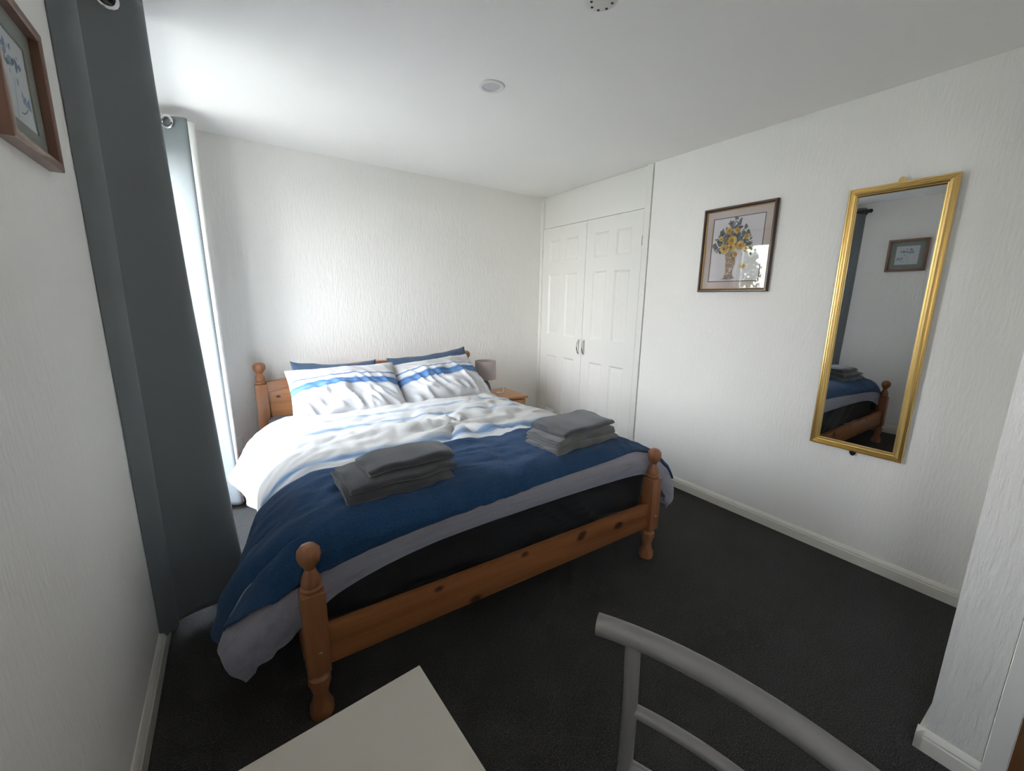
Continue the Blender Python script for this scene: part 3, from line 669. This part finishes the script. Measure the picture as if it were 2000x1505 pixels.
# ------------------------------------------------------------------ curtains
def curtain(top, bot, ztop, zbot, label, eye, lin=None, seed=0):
    nsn, nzn = 160, 90; m = len(top); t = np.linspace(0, m - 1, nsn)
    A = cr(np.array(top), t); B = cr(np.array(bot), t); P = np.zeros((nzn, nsn, 3))
    for i in range(nzn):
        f = i / (nzn - 1); k = f ** 1.5
        XY = A * (1 - k) + B * k
        for j in range(nsn):
            ww = .006 * nz(j * .06 + seed, f * 4) * f
            P[i, j] = (XY[j, 0] + ww, XY[j, 1], ztop + (zbot - ztop) * f + .006 * nz(j * .05, seed) * f)
    root = thing('curtain', (np.mean(A[:, 0]), np.mean(A[:, 1]), zbot), label, 'curtain', 'curtains at the window')
    fab = obj('fabric', G().grid(P), M_curtain, root, smooth=80, fix=False); solid(fab, .003, 0)
    for (x, y, nx_, ny_) in eye:
        n = Vector((nx_, ny_, 0)).normalized(); u = Vector((0, 0, 1)); q = n.cross(u); g = G()
        vs = []; fs = []; s1, s2 = 28, 10
        for a in range(s1):
            for b in range(s2):
                al_ = 2 * pi * a / s1; be = 2 * pi * b / s2; rr = .027 + .007 * cos(be)
                vs.append(Vector((x, y, 2.205)) + (q * cos(al_) + u * sin(al_)) * rr + n * .0045 * sin(be))
        for a in range(s1):
            for b in range(s2): fs.append((a * s2 + b, ((a + 1) % s1) * s2 + b, ((a + 1) % s1) * s2 + (b + 1) % s2, a * s2 + (b + 1) % s2))
        e_ = obj('eyelet', g.add(vs, fs), M_chrome, root); tag(e_, 'chrome eyelet ring')
    if lin:
        A2 = np.array(lin[0]); B2 = np.array(lin[1]); Q = np.zeros((40, len(A2), 3))
        for i in range(40):
            f = i / 39; k = f ** 1.5; XY = A2 * (1 - k) + B2 * k
            Q[i, :, 0] = XY[:, 0]; Q[i, :, 1] = XY[:, 1]; Q[i, :, 2] = ztop - .012 + (zbot - ztop + .02) * f
        l_ = obj('lining', G().grid(Q), M_lining, root, smooth=80, fix=False); solid(l_, .003, 0); tag(l_, 'white lining showing at the curtain edge')
    return root
curtain([(-.338,1.79),(-.300,1.81),(-.285,1.845),(-.292,1.87),(-.235,1.915),(-.160,1.955),(-.147,1.985),(-.20,2.01),(-.265,2.03),(-.19,2.06),(-.158,2.085),(-.19,2.11),(-.265,2.13),(-.20,2.155),(-.18,2.17)],
        [(-.338,1.83),(-.312,1.87),(-.292,1.90),(-.296,1.93),(-.23,1.955),(-.085,1.975),(-.060,2.01),(-.12,2.05),(-.24,2.08),(-.13,2.11),(-.10,2.14),(-.16,2.17),(-.26,2.20),(-.18,2.23),(-.15,2.26)],
        2.255, .05, 'slate grey eyelet curtain nearest the camera, left of the window', [(-.226, 1.917, .5, -.86)], seed=1)
curtain([(-.30,3.06),(-.255,3.04),(-.20,3.015),(-.150,2.995),(-.112,2.984),(-.100,2.992),(-.13,3.00),(-.21,3.05),(-.25,3.08),(-.18,3.10),(-.13,3.12),(-.2,3.15),(-.27,3.18)],
        [(-.28,3.04),(-.23,3.02),(-.16,2.99),(-.105,2.975),(-.072,2.964),(-.060,2.972),(-.1,2.99),(-.18,3.05),(-.23,3.08),(-.15,3.11),(-.10,3.14),(-.18,3.17),(-.26,3.21)],
        2.235, .04, 'slate grey eyelet curtain at the far side of the window, by the bed head', [(-.186, 2.996, -.55, -.83)],
        lin=([(-.098,2.987),(-.082,2.993),(-.068,3.000)], [(-.060,2.967),(-.052,2.971),(-.047,2.977)]), seed=2)
rod = thing('curtain_rod', (-.215, 2.45, 2.205), 'thin dark curtain pole above the window carrying the eyelet curtains', 'curtain rod')
obj('pole', G().tube([(-.215, 1.76, 2.205), (-.215, 3.26, 2.205)], .011, 14), M_black, rod)
for y, s_ in ((1.76, -1), (3.26, 1)):
    obj('finial', G().lathe([(.011, 0), (.019, .004 * s_), (.019, .05 * s_), (.012, .056 * s_), (0, .058 * s_)], (-.215, y, 2.205), 18, axis='y'), M_black, rod)
for y in (1.80, 3.22): obj('bracket', G().tube([(-.34, y, 2.205), (-.215, y, 2.192)], .006, 10).lathe([(.0, 0), (.022, 0), (.022, .008), (0, .008)], (-.34, y, 2.205), 18, axis='x'), M_black, rod)

# ------------------------------------------------------------------ pictures
def blob(g, cx, cy, r, mi, h, fn, k=9, sq=1.0, rot=0, seed=0):
    vs = []
    for i in range(k):
        a = 2 * pi * i / k; rr = r * (1 + .28 * nz(cos(a) * 1.7 + seed, sin(a) * 1.7, seed))
        x, y = rr * cos(a), rr * sin(a) * sq; vs.append(fn(cx + x * cos(rot) - y * sin(rot), cy + x * sin(rot) + y * cos(rot), h))
    g.add(vs, [tuple(range(k))], mi)
# flower still life on the right wall: a runs along -y (left to right as seen), b = z
fy0, fz0, fw_, fh_ = 1.690, 1.396, .438, .507
def fp(a, b, h): return (W - h, fy0 - a, fz0 + b)
pic = thing('framed_picture', (W, fy0 - fw_ / 2, fz0), 'dark-framed flower bouquet print on the right wall beside the gold mirror', 'picture')
fr = obj('frame', G().frame(0, fw_, 0, fh_, [(0, 0), (0, .020), (.004, .026), (.012, .026), (.017, .020), (.019, .012)], fp), M_dkwood, pic)
tag(obj('gilt_slip', G().frame(.017, fw_ - .017, .017, fh_ - .017, [(0, .017), (.002, .018), (.005, .014), (.0055, .008)], fp), M_gilt, fr), 'thin gold inner edge')
mt = G(); mt.frame(.018, fw_ - .018, .018, fh_ - .018, [(0, .007), (.046, .007), (.048, .0055)], fp)
mo = obj('mount', mt, M_pinkmat, pic); tag(mo, 'pale pink mount')
obj('mount_line', G().frame(.060, fw_ - .060, .062, fh_ - .062, [(0, .0072), (.0045, .0074)], fp), M_inkline, mo)
cols = [(.66,.63,.65),(.52,.30,.05),(.60,.44,.15),(.085,.11,.13),(.14,.17,.12),(.36,.27,.20),(.55,.42,.36),(.22,.20,.28),(.24,.16,.11),(.60,.55,.42)]
pm = [mat('print_ink_%d' % i, c, .85) for i, c in enumerate(cols)]
g = G(); g.add([fp(.05, .05, .005), fp(fw_ - .05, .05, .005), fp(fw_ - .05, fh_ - .05, .005), fp(.05, fh_ - .05, .005)], [(0, 1, 2, 3)], 0)
random.seed(11); hh = .0051
def put(*a, **k):
    global hh
    hh += .0000035; blob(g, *a, h=hh, fn=fp, **k)
bx, by = .197, .262
for k in range(330):                                       # dark foliage spray
    a = random.uniform(-.45, pi + .45); r_ = random.uniform(.01, .118) * (1.25 if 1.25 < a < 1.9 else 1); put(bx + r_ * cos(a) * 1.0, by + .02 + r_ * sin(a) * 1.05, random.uniform(.005, .016), random.choice([3, 3, 4, 4, 7]), sq=.55, rot=random.uniform(0, pi), seed=k)
for i in range(30):                                        # vase and foot
    z = .085 + i * .0048; w_ = .020 + .020 * (i / 30) ** 1.5 + (.010 if i < 3 else 0); put(bx - .004, z, w_, 5 if i % 7 else 6, sq=.5, seed=i * .1)
for k in range(14): put(bx + random.uniform(-.03, .03), random.uniform(.10, .21), random.uniform(.004, .009), random.choice([8, 6, 9]), seed=k + 40)
for k in range(16): put(bx - .02 + random.uniform(-.05, .06), .083 + random.uniform(-.006, .006), random.uniform(.006, .014), random.choice([7, 6]), sq=.3, seed=k + 60)
for dx, dy, r_ in ((-.005, .045, .027), (-.008, .005, .026), (-.052, .0, .026), (.048, .012, .025), (-.030, .105, .020), (.02, .10, .017), (.085, -.01, .018), (-.075, .06, .015), (.085, .06, .015), (.02, -.04, .015), (.075, -.11, .016)):
    for q in range(9): a = q * 2.4; put(bx + dx + r_ * .55 * cos(a), by + dy + r_ * .55 * sin(a), r_ * .55, 1 if (q + int(dx * 1000)) % 3 else 2, seed=q + dx * 90)
    put(bx + dx, by + dy, r_ * .35, 8, seed=dx * 50)
for k in range(18): put(bx + random.uniform(-.11, .12), by + random.uniform(-.06, .03), random.uniform(.005, .011), random.choice([4, 3, 2, 9]), sq=.5, rot=random.uniform(0, pi), seed=k + 90)
obj('print', g, pm, pic, fix=False)
obj('glass', G().box(fp(.018, .018, .0095), fp(fw_ - .018, fh_ - .018, .0110)), M_glass, pic)

# botanical print on the left wall beside the camera: a runs along +y, b = z
qy0, qz0, qw, qh = 1.262, 1.615, .298, .30
def qp(a, b, h): return (LX + h, qy0 + a, qz0 + b)
pic2 = thing('framed_picture', (LX, qy0 + qw / 2, qz0), 'brown wood framed pale blue flower print on the left wall by the curtain', 'picture')
obj('frame', G().frame(0, qw, 0, qh, [(0, 0), (0, .026), (.003, .028), (.017, .028), (.020, .025), (.020, .004)], qp), M_brwood, pic2)
mo = obj('mount', G().frame(.019, qw - .019, .019, qh - .019, [(0, .008), (.043, .008), (.0445, .006)], qp), M_greenmat, pic2); tag(mo, 'sage green mount')
cols2 = [(.62,.65,.66),(.20,.28,.42),(.30,.40,.50),(.16,.22,.24),(.30,.22,.18)]
pm2 = [mat('botanical_ink_%d' % i, c, .85) for i, c in enumerate(cols2)]
g = G(); g.add([qp(.05, .05, .005), qp(qw - .05, .05, .005), qp(qw - .05, qh - .05, .005), qp(.05, qh - .05, .005)], [(0, 1, 2, 3)], 0)
hq = .0051
def putq(cx, cy, r, mi, **k):
    global hq
    hq += .000004; blob(g, cx, cy, r, mi, hq, qp, **k)
for k in range(34):
    a = random.uniform(0, 2 * pi); r_ = random.uniform(0, .038); putq(.150 + r_ * cos(a) * 1.4, .182 + r_ * sin(a), random.uniform(.005, .011), random.choice([1, 2, 2, 3]), sq=.6, rot=random.uniform(0, pi), seed=k)
for k in range(14):
    putq(.200 + random.uniform(-.022, .022), .118 + random.uniform(-.012, .014), random.uniform(.005, .010), random.choice([1, 2, 2]), sq=.6, rot=random.uniform(0, pi), seed=k + 50)
for k in range(22): putq(.200 - .002 * k, .105 - .0018 * k * (1 - k / 40), .0016, 3, seed=k)
for k in range(30): putq(.150 - .0006 * k, .150 - .0028 * k, .0013, 3, seed=k)
obj('print', g, pm2, pic2, fix=False)
obj('glass', G().box(qp(.019, .019, .010), qp(qw - .019, qh - .019, .0115)), M_glass2, pic2)

# ------------------------------------------------------------------ gold mirror (hung leaning a touch forward)
my0, mz0, mw, mh = .922, .590, .386, 1.284
mir = thing('wall_mirror', (W, my0 - mw / 2, mz0), 'tall narrow wall mirror in a ribbed gold frame', 'mirror')
def mp_(a, b, h): return (W - h - .004 - .010 * b / mh, my0 - a, mz0 + b)
obj('frame', G().frame(0, mw, 0, mh, [(0, 0), (0, .012), (.003, .016), (.008, .017), (.011, .013), (.015, .014), (.021, .020), (.026, .022), (.030, .020), (.033, .016), (.036, .017), (.039, .013), (.041, .006), (.041, 0)], mp_), M_gold, mir, smooth=20)
obj('mirror_glass', G().add([mp_(.038, .038, .006), mp_(mw - .038, .038, .006), mp_(mw - .038, mh - .038, .006), mp_(.038, mh - .038, .006)], [(0, 1, 2, 3)]), M_mirror, mir, fix=False)
obj('backing_board', G().prism([(.01, .01), (mw - .01, .01), (mw - .01, mh - .01), (.01, mh - .01)], 0, .003, mp_), M_black, mir)
def tab(b0, s_, m_):
    g = G(); pts = [(-.014, 0), (.014, 0), (.013, .012), (.007, .021), (0, .024), (-.007, .021), (-.013, .012)]
    g.prism([(a, b * s_) for a, b in pts], 0, .003, lambda a, b, h: mp_(mw / 2 + a, b0 + b, h + .002)); g.lathe([(.0, -.0065), (.004, -.006), (.0045, -.004)], mp_(mw / 2, b0 + .012 * s_, 0), 12, axis='x'); return obj('hanging_tab', g, m_, mir)
tab(mh, 1, M_gilt); tag(tab(0, -1, M_black), 'dark fixing tab under the frame')

# ------------------------------------------------------------------ ceiling fittings
dl = thing('downlight', (1.107, 1.874, H), 'round white recessed ceiling spotlight above the bed, switched off', 'ceiling light')
obj('trim_ring', G().lathe([(.061, 0), (.060, -.004), (.054, -.007), (.044, -.006), (.041, -.002), (.041, .0), (.061, .0)], (1.107, 1.874, H), 48), M_plastic, dl)
obj('diffuser', G().lathe([(.0, -.0025), (.041, -.0025), (.041, -.001), (0, -.001)], (1.107, 1.874, H), 40), M_diff, dl)
sm = thing('smoke_alarm', (1.088, 1.150, H), 'round white smoke alarm on the ceiling nearest the camera', 'smoke alarm')
bd = obj('body', G().lathe([(.057, 0), (.057, -.012), (.052, -.026), (.040, -.032), (0, -.033)], (1.088, 1.150, H), 44), M_alarm, sm)
for a in (.3, 1.1, 1.9, 2.7, 3.6, 4.3, 5.0, 5.7):
    obj('vent', G().lathe([(0, -.0335), (.0045, -.0332), (.005, -.030)], (1.088 + .034 * cos(a), 1.150 + .034 * sin(a), H), 10), M_hole, bd)

# ------------------------------------------------------------------ plug socket things in the far corner
pk = thing('plug_adaptor', (-.04, back_y(-.04), .27), 'white plug-in adaptor on the back wall beside the far curtain', 'adaptor')
yb = back_y(-.04)
g = G(); n = 8; pts = [(-.026, 0), (.026, 0), (.026, .05), (.018, .095), (-.018, .095), (-.026, .05)]
g.prism(pts, 0, .05, lambda a, b, c: (-.04 + a, yb - .002 - c * (1 - b * 3), .27 + b)); obj('housing', g, M_plastic, pk, smooth=20)
obj('socket_plate', G().box((-.08, yb - .008, .245), (0.0, yb - .001, .275), .003), M_plastic, pk)
obj('lead', G().tube([(-.03, yb - .02, .262), (-.025, yb - .03, .20), (-.04, yb - .025, .14), (-.045, yb - .03, .10)], .003, 8), M_plastic, pk)
eb = tag(obj('extension_block', G().box((-.068, yb - .045, .0), (-.022, yb - .008, .10), .005), M_plastic), 'white extension block standing on the carpet in the far corner', 'extension lead')

# ------------------------------------------------------------------ desk and chair in the foreground
desk = thing('desk', (-.06, .05, 0), 'plain white desk top reaching in at the bottom of the view', 'desk')
g = G(); poly = [(-.322, .503), (.1985, .556), (.2115, .36), (.248, -.55), (-.322, -.55)]
g.prism(poly, .712, .74, lambda a, b, c: (a, b, c)); obj('top', g, M_desk, desk)
for x, y in ((.165, .50), (-.29, .46), (.20, -.51), (-.29, -.51)): obj('leg', G().box((x - .02, y - .02, 0), (x + .02, y + .02, .712), .003), M_desk, desk)
ch = thing('metal_chair', (.20, .08, 0), 'silver metal chair with curved rail back beside the white desk', 'chair')
def arc(y0, y1, z, n=28, bulge=.072, x0=.362, c=.075):
    pts = []
    for t in np.linspace(0, 1, n):
        y = y0 + (y1 - y0) * t; q = (y - c) / .26
        pts.append((x0 + bulge * max(-.15, 1 - abs(q) ** 2.2), y, z))
    return pts
zt = .905
obj('top_rail', G().tube(arc(.333, -.183, zt), .0125, 14, ry=.0145), M_silver, ch)
ups = []
for y in (.292, -.142):
    xa = arc(y, y, zt, 1)[0][0]; pts = [(xa, y, zt - .008), (xa + .004, y, .80), (xa + .004, y, .70), (xa - .005, y, .58), (xa - .02, y, .46), (xa - .005, y, .25), (xa + .045, y, .012)]
    ups.append(obj('back_upright', G().tube(cr(np.array(pts), np.linspace(0, 6, 40)).tolist(), .0098, 14, up=Vector((0, 1, 0))), M_silver, ch))
for z in (.792, .70):
    obj('back_rail', G().tube(arc(.288, -.138, z, x0=.368), .0085, 12), M_silver, ch)
st = G(); sp = [(.395 * cos(a), sin(a)) for a in np.linspace(0, 2 * pi, 4)]
st.box((-.02, -.135, .44), (.385, .285, .475), .015, seg=3); obj('seat', st, M_seat, ch)
obj('seat_frame', G().tube([(-.01, -.125, .432), (-.01, .275, .432), (.375, .275, .432), (.375, -.125, .432), (-.01, -.125, .432)], .009, 10), M_silver, ch)
for y in (.275, -.125): obj('leg', G().tube([(-.0, y, .435), (-.02, y, .2), (-.045, y, .012)], .0098, 12), M_silver, ch)

for o in bpy.data.objects:
    if '_o' in o: del o['_o']
